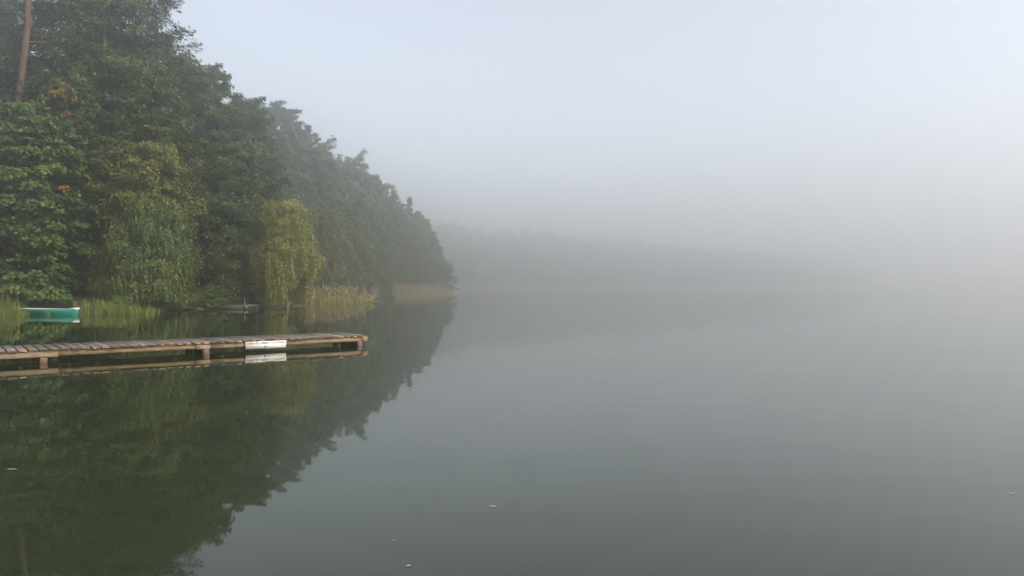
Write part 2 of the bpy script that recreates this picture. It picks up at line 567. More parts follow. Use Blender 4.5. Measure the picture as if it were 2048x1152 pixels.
    # a few bare dead limbs
    for i in range(bare):
        z = cb * r.uniform(0.6, 1.0) + (H - cb) * r.uniform(0.0, 0.5)
        a0 = r.uniform(0, 6.28); L = Rc * r.uniform(0.35, 0.9)
        p0 = tp(min(z, H * 0.9)); o = np.array([math.cos(a0), math.sin(a0), 0])
        pts = [p0]
        for j in range(4):
            pts.append(pts[-1] + (o + r.normal(0, 0.35, 3) + np.array([0, 0, 0.15])) * L / 4)
        tm.tube(pts, np.linspace(tr * 0.22, 0.012, 5), 4, (1.7, 1.6, 1.5), cap=False)
    return tm, cm

REPORT = []
def plant(name, label, cat, px, D, topy, group=None, rz=0.0, fn=None, **kw):
    """unique tree placed by its bearing and distance, its height taken from the row its top reaches"""
    x = at_px(px, D); z = gz(x, D)
    top = (HY - topy) / F * D + EYE
    H = kw.pop('H', None) or (top - z)
    s = float(signed_dist([(x, D)])[0])
    REPORT.append((label[:40], round(x, 1), D, round(z, 1), round(H, 1), round(s, 1)))
    e = empty(name, (x, D, z), rz, label, cat, group)
    bark = kw.get('bark', BARK); fol = kw.pop('foliage', LEAF)
    hfrac = kw.pop('cbf', 0.2)
    tm, cm = make_tree(H=H, cb=H * hfrac, **kw)
    tm.build('trunk', bark, e, smooth=True)
    cm.build('crown', fol, e)
    return e

# ---- the big trees of the near bank
G_BANK = 'big trees on the near left bank'
plant('maple_tree', 'dark green maple with layered drooping boughs behind the teal boat at the left edge', 'tree', 45, 49.5, 215, G_BANK,
      seed=11, cbf=0.05, Rc=4.6, prof=prof_low, pal=GREEN, nb=95, ns=10, nl=75, leaf=0.23, aspect=0.85, droop=0.85, spray=0.17, flat=0.25)
plant('pine_tree', 'tall pine with a bare leaning orange trunk at the far left', 'tree', 4, 53.0, -330, G_BANK,
      seed=12, cbf=0.78, Rc=4.2, prof=prof_round, pal=PINE, nb=46, ns=8, nl=90, leaf=0.26, aspect=0.16, droop=0.1,
      lean=(2.9, 0.3), bark=BARK_PINE, foliage=NEEDLE, needle=True, trunk_r=0.33, flat=0.5, bare=7)
plant('oak_tree', 'tallest oak with spreading upper limbs reaching out over the sky at the top left', 'tree', 192, 59, -70, G_BANK,
      seed=13, cbf=0.36, Rc=6.9, prof=prof_round, pal=DARK, nb=105, ns=9, nl=70, leaf=0.24, aspect=0.7, droop=0.25, spray=0.13, pale_limb=True, bare=8)
plant('oak_tree', 'bushy green oak just right of the tallest oak, with open gaps near its top', 'tree', 398, 67, 132, G_BANK,
      seed=14, cbf=0.25, Rc=4.3, prof=prof_round, pal=GREEN, nb=85, ns=8, nl=75, leaf=0.24, aspect=0.7, droop=0.3, spray=0.15, pale_limb=True)
plant('alder_tree', 'rounded green alder forming the right shoulder of the near wood above the weeping birch', 'tree', 487, 73, 195, G_BANK,
      seed=15, cbf=0.16, Rc=4.2, prof=prof_tall, pal=GREEN, nb=85, ns=8, nl=75, leaf=0.23, droop=0.4, spray=0.16)
plant('alder_tree', 'dense dark green alder hanging down to the water left of the weeping birch', 'tree', 455, 59.5, 288, G_BANK,
      seed=16, cbf=0.04, Rc=3.5, prof=prof_low, pal=DARK, nb=90, ns=9, nl=75, leaf=0.20, droop=0.75, spray=0.18)
plant('oak_tree', 'olive and yellow tinged tree with a broad side bough above the hanging green tree', 'tree', 312, 53.5, 300, G_BANK,
      seed=17, cbf=0.42, Rc=4.0, prof=prof_round, pal=OLIVE, nb=75, ns=8, nl=75, leaf=0.20, droop=0.55, spray=0.17)
plant('willow_tree', 'bright green tree with hanging sprays standing behind the sedge clump', 'tree', 292, 50.2, 400, G_BANK,
      seed=18, cbf=0.12, Rc=3.5, prof=prof_low, pal=BIRCH, nb=48, ns=8, nl=100, leaf=0.17, aspect=0.5, droop=0.8, hang=1.15, spray=0.2)
plant('beech_tree', 'tree with orange autumn patches beside the orange pine trunk', 'tree', 128, 52.5, 160, G_BANK,
      seed=19, cbf=0.30, Rc=3.3, prof=prof_round, pal=DARK, nb=80, ns=8, nl=75, leaf=0.22, droop=0.4, accent=ORANGE, accent_p=0.04, spray=0.17)
plant('beech_tree', 'green tree filling the middle of the near wood above the olive tinged tree', 'tree', 285, 57, 150, G_BANK,
      seed=20, cbf=0.2, Rc=4.8, prof=prof_round, pal=GREEN, nb=90, ns=8, nl=75, leaf=0.23, droop=0.4, spray=0.16, accent=ORANGE, accent_p=0.012)
plant('maple_tree', 'dark maple cut by the left edge of the picture above the green sedge', 'tree', -95, 50, 120, G_BANK,
      seed=21, cbf=0.06, Rc=4.4, prof=prof_low, pal=DARK, nb=75, ns=8, nl=70, leaf=0.24, aspect=0.8, droop=0.8, spray=0.18)
G_FILL = 'trees in the depth of the near wood'
for i, (px, D, ty, Rr) in enumerate([(-60, 66, -60, 5.5), (90, 70, -90, 6.0), (300, 75, 60, 5.2), (375, 80, 170, 4.6), (10, 60, 60, 4.5), (200, 67, 40, 5.0), (158, 70, 330, 4.6), (60, 62, 300, 4.2), (235, 64, 330, 4.0), (440, 84, 240, 4.2)]):
    plant('oak_tree', 'shaded tree deep in the near wood, mostly hidden behind the front trees', 'tree', px, D, ty, G_FILL,
          seed=30 + i, cbf=0.15 if ty < 290 else 0.02, Rc=Rr, prof=prof_round, pal=DARK, nb=60, ns=8, nl=55, leaf=0.32, droop=0.35, spray=0.17, bare=2)

# ---- weeping birch by the reeds
plant('birch_tree', 'weeping birch turning yellow with curtains of leaves hanging to the water beside the reeds', 'tree', 574, 58.3, 411,
      seed=41, cbf=0.34, Rc=3.05, hang_floor=lambda P: np.where(P[:, 0] > 0.7, 1.7 + 0.35 * np.sin(P[:, 0] * 5) + 0.5 * (P[:, 0] - 1), np.where(P[:, 0] < -1.6, 1.0 + 0.4 * np.sin(P[:, 0] * 6), 0.2)), prof=prof_weep, pal=YELLOW, nb=66, ns=8, nl=100, leaf=0.14, aspect=0.55, droop=0.3, hang=3.2, spray=0.2,
      bark=BARK, lean=(0.1, -0.4), trunk_r=0.13, accent=ORANGE * np.array([0.6, 0.8, 1]), accent_p=0.07)

# ---- trees further along the shore: a few models, copied
def proto(seed, H, cbf, **kw):
    tm, cm = make_tree(seed, H=H, cb=H * cbf, **kw)
    return (tm, cm, kw.get('bark', BARK))
PROTO = {
    'oak_a': proto(51, 20, 0.12, Rc=5.0, prof=prof_round, pal=GREEN, nb=60, ns=7, nl=48, leaf=0.38, droop=0.35, spray=0.17, bare=2),
    'oak_b': proto(52, 20, 0.10, Rc=4.4, prof=prof_tall, pal=DARK, nb=60, ns=7, nl=48, leaf=0.38, droop=0.4, spray=0.18, bare=2),
    'oak_c': proto(53, 20, 0.15, Rc=5.6, prof=prof_round, pal=DARK, nb=66, ns=7, nl=48, leaf=0.38, droop=0.25, spray=0.15, bare=2),
    'birch_a': proto(54, 16, 0.14, Rc=3.0, prof=prof_birch, pal=BIRCH, nb=54, ns=7, nl=60, leaf=0.24, droop=0.5, hang=1.3, spray=0.2, bark=BARK_BIRCH, trunk_r=0.13, bare=2, pale_limb=True),
    'birch_b': proto(55, 16, 0.10, Rc=2.7, prof=prof_tall, pal=BIRCH, nb=54, ns=7, nl=60, leaf=0.24, droop=0.5, hang=1.5, spray=0.2, bark=BARK_BIRCH, trunk_r=0.12, bare=2, lean=(1.2, 0), pale_limb=True),
    'birch_y': proto(56, 12, 0.22, Rc=2.3, prof=prof_birch, pal=OLIVE, nb=40, ns=6, nl=55, leaf=0.22, droop=0.5, hang=1.0, spray=0.2, bark=BARK_BIRCH, trunk_r=0.10, bare=2, lean=(0.7, 0)),
    'pine_a': proto(57, 23, 0.60, Rc=4.0, prof=prof_round, pal=PINE, nb=34, ns=7, nl=70, leaf=0.5, aspect=0.22, droop=0.0, bark=BARK_PINE, needle=True, spray=0.16, flat=0.35, bare=6),
    'pine_b': proto(58, 23, 0.66, Rc=3.4, prof=prof_round, pal=PINE, nb=26, ns=7, nl=70, leaf=0.5, aspect=0.22, droop=0.0, lean=(1.0, 0.4), bark=BARK_PINE, needle=True, spray=0.17, flat=0.35, bare=6),
    'spruce': proto(59, 18, 0.06, Rc=2.3, prof=lambda t: np.clip(1.02 - t, 0.03, 1), pal=DARK, nb=70, ns=6, nl=50, leaf=0.34, aspect=0.3, droop=0.7, spray=0.2, bare=0),
    'shrub': proto(60, 4, 0.04, Rc=2.1, prof=prof_low, pal=GREEN, nb=34, ns=7, nl=60, leaf=0.16, droop=0.5, spray=0.24, bare=0, trunk_r=0.05),
    'shrub_y': proto(61, 4, 0.04, Rc=2.2, prof=prof_low, pal=BIRCH, nb=34, ns=7, nl=60, leaf=0.14, aspect=0.45, droop=0.6, hang=0.5, spray=0.24, bare=0, trunk_r=0.05),
}
PH = {'oak_a': 20, 'oak_b': 20, 'oak_c': 20, 'birch_a': 16, 'birch_b': 16, 'birch_y': 12, 'pine_a': 23, 'pine_b': 23, 'spruce': 18, 'shrub': 4, 'shrub_y': 4}
MODEL = {}
def put(kind, name, label, cat, px, D, topy, group=None, wide=1.0, z=None):
    x = at_px(px, D)
    zz = gz(x, D) if z is None else z
    H = (HY - topy) / F * D + EYE - zz
    s = H / PH[kind]
    if kind not in MODEL:
        tm, cm, bk = PROTO[kind]
        e = empty(name, (0, 0, 0))
        tm.build('trunk', bk, e, smooth=True)
        cm.build('crown', NEEDLE if kind.startswith(('pine', 'spruce')) else LEAF, e)
        MODEL[kind] = e
    else:
        e = copy_tree(MODEL[kind])
        e.name = name
    for k in ('group',):
        if k in e: del e[k]
    e.location = (x, D, zz)
    e.rotation_euler = (0, 0, random.uniform(-3.1, 3.1) if kind not in ('birch_b', 'birch_y', 'pine_b') else random.uniform(-0.5, 0.5))
    sw = s * wide
    e.scale = (sw, sw, s)
    props(e, label, cat, group)
    REPORT.append((label[:40], round(x, 1), D, round(zz, 1), round(H, 1), round(float(signed_dist([(x, D)])[0]), 1)))
    return e

G_HILL = 'misty trees along the receding hillside'
hill = [
    ('pine_a', 'pine_tree', 'taller of the two misty pines standing out above the near wood', 'tree', 556, 130, 217, 1.0),
    ('pine_b', 'pine_tree', 'smaller misty pine with a tufted top right of the taller pine', 'tree', 604, 140, 258, 0.95),
    ('oak_c', 'oak_tree', 'broad misty oak whose crown sits below the two pines', 'tree', 630, 138, 285, 0.9),
    ('oak_a', 'oak_tree', 'grey green tree at the step in the misty skyline right of the broad oak', 'tree', 655, 138, 322, 0.8),
    ('oak_c', 'oak_tree', 'round topped misty oak standing highest in the middle of the hillside skyline', 'tree', 700, 152, 313, 0.8),
    ('oak_b', 'oak_tree', 'misty tree on the sloping skyline just right of the round topped oak', 'tree', 740, 158, 348, 0.85),
    ('oak_a', 'oak_tree', 'misty tree where the hillside skyline drops towards the headland', 'tree', 772, 166, 372, 0.75),
    ('oak_b', 'oak_tree', 'last tall broadleaf tree before the slender pointed tree on the headland', 'tree', 797, 172, 405, 0.75),
    ('spruce', 'spruce_tree', 'slender pointed tree rising above the headland birches', 'tree', 824, 186, 396, 1.15),
    ('birch_a', 'birch_tree', 'pale green birch right of the slender pointed tree on the headland', 'tree', 834, 182, 421, 1.2),
    ('birch_a', 'birch_tree', 'pale misty birch second from the tip of the headland', 'tree', 854, 184, 447, 1.25),
    ('birch_a', 'birch_tree', 'small birch leaning out at the tip of the headland', 'tree', 872, 185.5, 480, 1.15),
    ('shrub', 'shrub', 'bush at the very tip of the headland touching the water', 'shrub', 884, 185, 522, 0.95),
]
for (k, nm, lb, ct, px, D, ty, wd) in hill:
    put(k, nm, lb, ct, px, D, ty, G_HILL, wd)

G_SHORE = 'birches along the shore behind the reeds'
shore = [
    ('birch_y', 'birch_tree', 'yellowing birch with a leaning pale trunk just right of the weeping birch', 'tree', 643, 90, 428, 1.0),
    ('birch_a', 'birch_tree', 'hazy green birch behind the first reed bed, right of the yellowing birch', 'tree', 676, 112, 398, 1.1),
    ('birch_b', 'birch_tree', 'tallest hazy birch behind the gap between the two reed beds', 'tree', 712, 132, 392, 1.15),
    ('birch_a', 'birch_tree', 'hazy birch behind the left end of the distant reed bed', 'tree', 752, 152, 404, 1.2),
    ('birch_b', 'birch_tree', 'hazy birch behind the middle of the distant reed bed', 'tree', 786, 165, 425, 1.2),
    ('birch_y', 'birch_tree', 'small olive birch low behind the middle of the distant reed bed', 'tree', 815, 174, 455, 1.2),
    ('shrub_y', 'shrub', 'yellowish bush above the distant reed bed near the headland tip', 'shrub', 852, 179, 538, 1.1),
    ('shrub', 'shrub', 'low green bush at the foot of the hazy birches behind the first reed bed', 'shrub', 668, 106, 528, 1.1),
    ('shrub_y', 'shrub', 'pale bush between the two reed beds', 'shrub', 757, 153, 535, 1.2),
    ('shrub', 'shrub', 'round bush in the middle of the headland bank under the birches', 'shrub', 814, 172.5, 540, 1.3),
    ('shrub', 'shrub', 'dark bush behind the right half of the distant reed bed', 'shrub', 866, 183, 535, 1.0),
]
for (k, nm, lb, ct, px, D, ty, wd) in shore:
    put(k, nm, lb, ct, px, D, ty, G_SHORE, wd)

G_SLOPE = 'trees filling the misty slope below the skyline'
fill = [('oak_b', 575, 122, 335), ('oak_a', 560, 116, 350), ('oak_a', 610, 128, 352), ('oak_b', 645, 132, 372), ('oak_c', 672, 136, 385), ('oak_a', 700, 138, 405),
        ('oak_b', 730, 148, 400), ('oak_c', 580, 128, 275), ('oak_b', 620, 140, 315), ('oak_a', 760, 160, 420), ('oak_b', 820, 180, 438),
        ('oak_a', 530, 128, 260), ('oak_c', 560, 140, 260), ('oak_b', 500, 120, 215), ('oak_a', 680, 160, 345), ('oak_c', 735, 178, 368), ('oak_b', 785, 185, 408),
        ('oak_a', 845, 188, 455), ('oak_b', 865, 190, 475), ('oak_c', 622, 120, 425)]
for (k, px, D, ty) in fill:
    put(k, 'oak_tree', 'misty tree on the slope, merging with the ones around it below the skyline', 'tree', px, D, ty, G_SLOPE, 0.9)

G_UNDER = 'bushes at the foot of the near wood'
under = [
    ('shrub', 'low dark bush leaning over the left end of the small grey landing stage', 445, 54.3, 576, 1.25),
    ('shrub', 'small low bush on the bank right beside the end of the small grey landing stage', 524, 57.7, 578, 1.35),
    ('shrub', 'dark low bush on the bank behind the middle of the teal boat', 72, 47.9, 584, 1.4),
    ('shrub', 'dark leafy bush on the bank right behind the small grey landing stage', 468, 57.2, 540, 0.9),
    ('shrub', 'tall shaded bush filling the dark gap under the trees above the sedge clump', 192, 57, 450, 0.8),
    ('shrub_y', 'bright green bush at the water edge right of the sedge clump', 358, 50.5, 560, 1.1),
    ('shrub', 'low bush overhanging the water beside the small grey landing stage', 418, 52.6, 574, 1.1),
    ('shrub', 'dark bush between the landing stage and the weeping birch', 513, 58.6, 552, 0.95),
    ('shrub', 'shaded bush on the bank behind the sedge clump', 215, 48.8, 583, 0.9),
    ('shrub', 'shaded bush on the bank behind the bow of the boat', 122, 47.9, 578, 1.2),
    ('shrub_y', 'bush crowding the foot of the weeping birch on its right', 583, 61.0, 545, 0.75),
]
for (k, lb, px, D, ty, wd) in under:
    put(k, 'shrub', lb, 'shrub', px, D, ty, G_UNDER, wd)

# ---- the far wood across the bay, one hazy mass
def far_wood():
    r = np.random.default_rng(77)
    mb = MB()
    path = np.array([(-112, 300), (-101, 374), (-36, 424), (14, 459), (70, 496), (135, 526), (204, 545), (362, 745), (546, 1155)], float)
    seg = np.linalg.norm(np.diff(path, axis=0), axis=1); cum = np.concatenate([[0], np.cumsum(seg)])
    n_t = 1000
    for i in range(n_t):
        s = r.uniform(0, cum[-1] * 0.98) if i > 140 else cum[-1] * 0.95 * i / 140
        p = np.array([np.interp(s, cum, path[:, 0]), np.interp(s, cum, path[:, 1])])
        j = min(np.searchsorted(cum, s, side='right') - 1, len(seg) - 1)
        d = (path[j + 1] - path[j]) / seg[j]
        nrm = np.array([-d[1], d[0]]) if i <= 140 else unit(np.array([-0.3 + r.normal(0, 0.3), 0.94]))
        off = r.uniform(1.5, 7) if i <= 140 else 4 + 95 * r.random()
        p = p + nrm * off
        zz = gz(p[0], p[1])
        if float(signed_dist([p])[0]) < 1: continue
        H = r.uniform(12, 21) if off > 8 else r.uniform(7, 13)
        Rr = H * r.uniform(0.28, 0.4)
        nn = 420
        t = r.uniform(0.04, 1, nn)
        a = r.uniform(0, 6.283, nn)
        rr = Rr * prof_round(t) * r.uniform(0.55, 1.12, nn) * (0.85 + 0.25 * np.sin(a * 3 + t * 9 + i))
        P = np.column_stack([p[0] + rr * np.cos(a), p[1] + rr * np.sin(a), zz + H * t])
        nv = np.column_stack([np.cos(a), np.sin(a), np.full(nn, 0.8)]) + r.normal(0, 0.4, (nn, 3))
        tone = (BIRCH if r.random() < 0.3 else GREEN)[r.integers(0, 3)]
        leaves(mb, P, nv, r.normal(0, 1, (nn, 3)) + np.array([0, 0, -0.5]), r.uniform(0.8, 1.8, nn), 0.75, tone * r.uniform(0.8, 1.2, (nn, 1)))
        mb.tube([(p[0], p[1], zz - 0.5), (p[0], p[1], zz + H * 0.6)], [H * 0.013, H * 0.006], 4, (0.05, 0.04, 0.03))
    o = mb.build('far_wood', LEAF)
    props(o, 'wooded far shore fading to a grey mass in the mist', 'wood', kind='stuff')
far_wood()

# ------------------------------------------------------------------ reeds and sedge
def blades(mb, P, Hh, width, bend, pal, r, segs=3, seed_head=0.0, leafy=0):
    n = len(P)
    az = r.uniform(0, 6.283, n)
    d = np.column_stack([np.cos(az), np.sin(az), np.zeros(n)])
    b = bend * r.uniform(0.2, 1.5, n) * Hh
    side = np.column_stack([-np.sin(az), np.cos(az), np.zeros(n)])
    # turn half of the strips so that some are always seen broad side on
    mixn = r.random(n) < 0.5
    sidev = np.where(mixn[:, None], side, unit(side + d))
    q = np.linspace(0, 1, segs + 1)
    col = pal[r.integers(0, len(pal), n)] * r.uniform(0.7, 1.3, (n, 1))
    V = np.zeros((n, segs + 1, 2, 3))
    for k, u in enumerate(q):
        c = P + d * (b * u ** 2)[:, None] + np.array([0, 0, 1.0]) * (Hh * (u - 0.18 * bend * u ** 2))[:, None]
        wd = (width * (1 - u ** 2.2) + 0.002)
        wd = wd[:, None] if np.ndim(wd) else wd
        V[:, k, 0] = c - sidev * wd * 0.5
        V[:, k, 1] = c + sidev * wd * 0.5
    base = np.arange(n)[:, None] * (2 * (segs + 1))
    f = []
    for k in range(segs):
        f.append(np.stack([base[:, 0] + 2 * k, base[:, 0] + 2 * k + 1, base[:, 0] + 2 * k + 3, base[:, 0] + 2 * k + 2], 1))
    mb.add(V.reshape(-1, 3), np.concatenate(f), np.repeat(col, 2 * (segs + 1), 0))
    if seed_head > 0:
        m = r.random(n) < seed_head
        top = V[m, segs].mean(1)
        k = int(m.sum())
        for rep in range(3):
            Pn = top + np.column_stack([r.normal(0, 0.02, (k, 2)), r.uniform(-0.12, 0.1, k)])
            leaves(mb, Pn, np.column_stack([r.normal(0, 1, (k, 2)), r.normal(0, 0.2, k)]), np.tile([0.15, 0, 1.0], (k, 1)) + r.normal(0, 0.3, (k, 3)),
                   r.uniform(0.22, 0.36, k), 0.3, np.tile([0.17, 0.12, 0.075], (k, 1)) * r.uniform(0.7, 1.25, (k, 1)))
    for rep in range(leafy):
        u = r.uniform(0.25, 0.92, n)
        c = P + d * (b * u ** 2)[:, None] + np.array([0, 0, 1.0]) * (Hh * u)[:, None]
        a2 = r.uniform(0, 6.283, n)
        L = r.uniform(0.25, 0.5, n)
        ax = np.column_stack([np.cos(a2), np.sin(a2), r.uniform(0.2, 1.3, n)])
        nv = np.column_stack([r.normal(0, 1, n), r.normal(0, 1, n), r.uniform(0, 0.6, n)])
        leaves(mb, c + unit(ax) * (L * 0.45)[:, None], nv, ax, L, 0.1, pal[r.integers(0, len(pal), n)] * r.uniform(0.7, 1.3, (n, 1)))

REEDPAL = np.array([(0.26, 0.205, 0.085), (0.22, 0.185, 0.07), (0.165, 0.165, 0.055), (0.29, 0.22, 0.115), (0.12, 0.14, 0.045)])
SEDGE = np.array([(0.12, 0.16, 0.030), (0.095, 0.145, 0.028), (0.16, 0.165, 0.034), (0.19, 0.165, 0.05), (0.075, 0.115, 0.024)])

def reed_bed(label, pts_front, pts_back, n, h, seed, width=0.02, group=None):
    r = np.random.default_rng(seed)
    fr, bk = np.array(pts_front, float), np.array(pts_back, float)
    t = r.uniform(0, 1, n); t = np.where((t > 0.93) & (r.random(n) < 0.6), r.uniform(0, 0.93, n), t); q = r.uniform(0, 1, n) ** 1.2
    tt = np.linspace(0, 1, len(fr)); tb = np.linspace(0, 1, len(bk))
    fx = np.column_stack([np.interp(t, tt, fr[:, 0]), np.interp(t, tt, fr[:, 1])])
    bx = np.column_stack([np.interp(t, tb, bk[:, 0]), np.interp(t, tb, bk[:, 1])])
    wav = 0.14 * np.sin(t * 31) + 0.10 * np.sin(t * 77 + 1)
    P2 = fx * (1 - q)[:, None] + bx * q[:, None] + np.column_stack([wav, wav]) * 0.7 + r.normal(0, 0.12, (n, 2))
    clump = 0.93 + 0.07 * np.sin(t * 43 + q * 5) * np.sin(t * 17 + 2)
    edge = np.clip((1 - t) / 0.16, 0.5, 1) * np.clip(t / 0.05, 0.6, 1) * (0.94 + 0.06 * np.sin(t * 23))
    Hh = h * clump * edge * r.uniform(0.84, 1.06, n)
    z = np.minimum(np.maximum(ground_z(P2), -0.5), 0.4)
    mb = MB()
    blades(mb, np.column_stack([P2, z]), Hh - np.minimum(z, 0), width, 0.16, REEDPAL, r, 3, 0.5, 3)
    o = mb.build('reed_bed', REED)
    props(o, label, 'reeds', group, 'stuff')

def pxD(px, D):
    return (at_px(px, D), D)
reed_bed('nearer bed of tan reeds standing in the water right of the weeping birch',
         [pxD(574, 64.5), pxD(620, 66), pxD(680, 69.5), pxD(748, 77)], [pxD(580, 71), pxD(618, 75), pxD(672, 80), pxD(742, 84)], 6500, 1.58, 5)
reed_bed('distant bed of tan reeds below the misty birches of the headland',
         [pxD(742, 147), pxD(790, 156), pxD(850, 168), pxD(905, 182)], [pxD(744, 152), pxD(785, 166), pxD(846, 177), pxD(904, 187)], 6200, 2.05, 6, 0.035)
reed_bed('faint line of reeds along the far shore in the mist',
         [(-62, 396), (-36, 416), (14, 451), (70, 488), (135, 518), (202, 536)], [(-64, 402), (-36, 422), (14, 457), (70, 494), (135, 524), (202, 543)], 9000, 3.0, 7, 0.10)

def sedge(label, spots, n, h, seed, bend=0.35):
    r = np.random.default_rng(seed)
    mb = MB()
    spots = np.array(spots, float)
    idx = r.integers(0, len(spots), n)
    c = spots[idx]
    hf = r.uniform(0.6, 1.12, len(spots)); hf[0] = 1.15
    hf = hf[idx]
    P2 = c[:, :2] + r.normal(0, 1, (n, 2)) * c[:, 2:3]
    z = np.minimum(np.maximum(ground_z(P2), -0.35), 0.3)
    blades(mb, np.column_stack([P2, z]), h * hf * r.uniform(0.3, 1.1, n), 0.028, bend, SEDGE, r, 4)
    o = mb.build('sedge_clump', REED)
    props(o, label, 'sedge', 'sedge growing in the shallows')
sedge('clump of bright green sedge in front of the stern of the teal boat', [pxD(-6, 40.2) + (0.35,), pxD(12, 40.5) + (0.32,), pxD(38, 41.0) + (0.22,), pxD(-30, 40) + (0.5,)], 520, 1.45, 91)
sedge('long clump of green sedge in the water right of the bow of the boat', [pxD(x, 43.6 + 0.4 * math.sin(x)) + (0.35,) for x in (183, 200, 216, 232, 248, 264, 282, 291)], 1700, 1.2, 92, 0.5)
sedge('few thin sedge blades in front of the middle of the boat', [pxD(98, 40.9) + (0.25,)], 24, 0.75, 93)

# ------------------------------------------------------------------ the jetty
P0 = np.array([-9.87, 15.4]); DIR = unit(np.array([-4.09 + 9.87, 19.9 - 15.4])); NRM = np.array([-DIR[1], DIR[0]])
JZ = math.atan2(DIR[1], DIR[0])
def jet_s(px, off=0.0):
    k = (px - 1024) / F
    q = P0 + NRM * off
    return (k * q[1] - q[0]) / (DIR[0] - k * DIR[1])
DECK = wood_material('deck_boards', (0.115, 0.093, 0.078), (0.255, 0.212, 0.182), (7, 0.6, 7), stain_amt=0.45)
BEAMW = wood_material('jetty_beams', (0.10, 0.075, 0.05), (0.27, 0.21, 0.145), (0.5, 6, 6), stain=(0.035, 0.028, 0.02), stain_amt=0.85, scale=5)
POSTW = wood_material('jetty_posts', (0.12, 0.085, 0.065), (0.27, 0.19, 0.145), (5, 5, 0.6), stain_amt=0.5, scale=6)
jet = empty('jetty', (P0[0], P0[1], 0), JZ, 'low weathered wooden bathing jetty running in from the left edge over the calm water', 'jetty')
ex, ey, ez = np.eye(3)
O0 = np.zeros(3)
WID = 1.62
S0, S1 = -12.5, jet_s(728)
mb = MB()
s = S0
pitch = 0.19
k = 0
while s < S1 - 0.05:
    wd = min(pitch - r_ if (r_ := rng.uniform(0.024, 0.040)) else pitch, S1 - s)
    tn = rng.uniform(0.72, 1.18)
    col = np.array([1, rng.uniform(0.97, 1.01), rng.uniform(0.93, 1.02)]) * tn
    if s > S1 - 0.9 and s < S1 - 0.66: col = np.array([1.75, 1.75, 1.8])
    f0 = -0.045 + rng.normal(0, 0.012); f1 = WID + rng.normal(0, 0.02)
    sk = rng.normal(0, 0.006)
    zt = 0.29 + rng.normal(0, 0.003)
    # a board with softened edges: eight-sided section
    b_ = 0.006
    sec = [(0, 0.254), (wd, 0.254), (wd, zt - b_), (wd - b_, zt), (b_, zt), (0, zt - b_)]
    V = [(s + a, f0, z) for a, z in sec] + [(s + a + sk, f1, z) for a, z in sec]
    m_ = len(sec)
    fc = [(i, (i + 1) % m_, (i + 1) % m_ + m_, i + m_) for i in range(m_)]
    fc += [(0, 5, 2, 1), (5, 4, 3, 2), (6, 7, 8, 11), (11, 8, 9, 10)]
    endc = col * rng.uniform(0.28, 0.55) * np.array([1, .92, .8])     # damp dark end grain
    fr_ = [(s + a, f0 - 0.0005, z) for a, z in sec]
    mb.add(V, fc[:-4] + fc[-2:], col)
    mb.add(fr_, [(0, 5, 2, 1), (5, 4, 3, 2)], endc)
    # rotted / chipped pale ends on some boards
    if rng.random() < 0.4:
        a0 = rng.uniform(0.01, wd * 0.4); a1 = a0 + rng.uniform(0.05, 0.12)
        mb.box((s, f0 - 0.003, 0), ex, ey, ez, (a0, min(a1, wd - 0.01)), (0, 0.01), (0.259, 0.259 + rng.uniform(0.012, 0.022)), np.array([2.0, 1.8, 1.2]) * rng.uniform(0.7, 1.25), 0.002)
    s += pitch; k += 1
# two loose pale splinters lying on the deck edge
mb.build('deck', DECK, jet)

def log_beam(sa, sb, y0, y1, z0, z1, col, round_=0.25):
    """squared log with rounded arrises, subdivided so it can bow a little"""
    m = MB()
    n_ = max(2, int((sb - sa) / 0.35))
    yc, zc, hy, hz_ = (y0 + y1) / 2, (z0 + z1) / 2, (y1 - y0) / 2, (z1 - z0) / 2
    th = np.arange(12) / 12 * 2 * np.pi
    V = []
    for i in range(n_ + 1):
        ss = sa + (sb - sa) * i / n_
        w1 = 1 + 0.04 * math.sin(ss * 3.1 + sa) + rng.normal(0, 0.012)
        cx, cz_ = np.sign(np.cos(th)) * np.abs(np.cos(th)) ** (0.42), np.sign(np.sin(th)) * np.abs(np.sin(th)) ** (0.42)
        for a, b2 in zip(cx, cz_):
            V.append((ss, yc + hy * a * w1, zc + hz_ * b2 * (w1 if b2 < 0 else 1)))
    fc = []
    for i in range(n_):
        for j in range(12):
            q2 = (j + 1) % 12
            fc.append((i * 12 + j, (i + 1) * 12 + j, (i + 1) * 12 + q2, i * 12 + q2))
    c0 = len(V); V.append((sa, yc, zc)); V.append((sb, yc, zc))
    for j in range(12):
        q2 = (j + 1) % 12
        fc.append((j, q2, c0, c0)); fc.append((n_ * 12 + q2, n_ * 12 + j, c0 + 1, c0 + 1))
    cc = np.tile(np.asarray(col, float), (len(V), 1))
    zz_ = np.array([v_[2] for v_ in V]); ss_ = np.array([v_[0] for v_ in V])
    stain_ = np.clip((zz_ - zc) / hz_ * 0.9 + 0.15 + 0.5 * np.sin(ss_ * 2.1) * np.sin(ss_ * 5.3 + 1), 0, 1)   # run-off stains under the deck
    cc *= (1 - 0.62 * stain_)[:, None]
    m.add(V, fc, cc)
    return m.build('beam', BEAMW, jet)

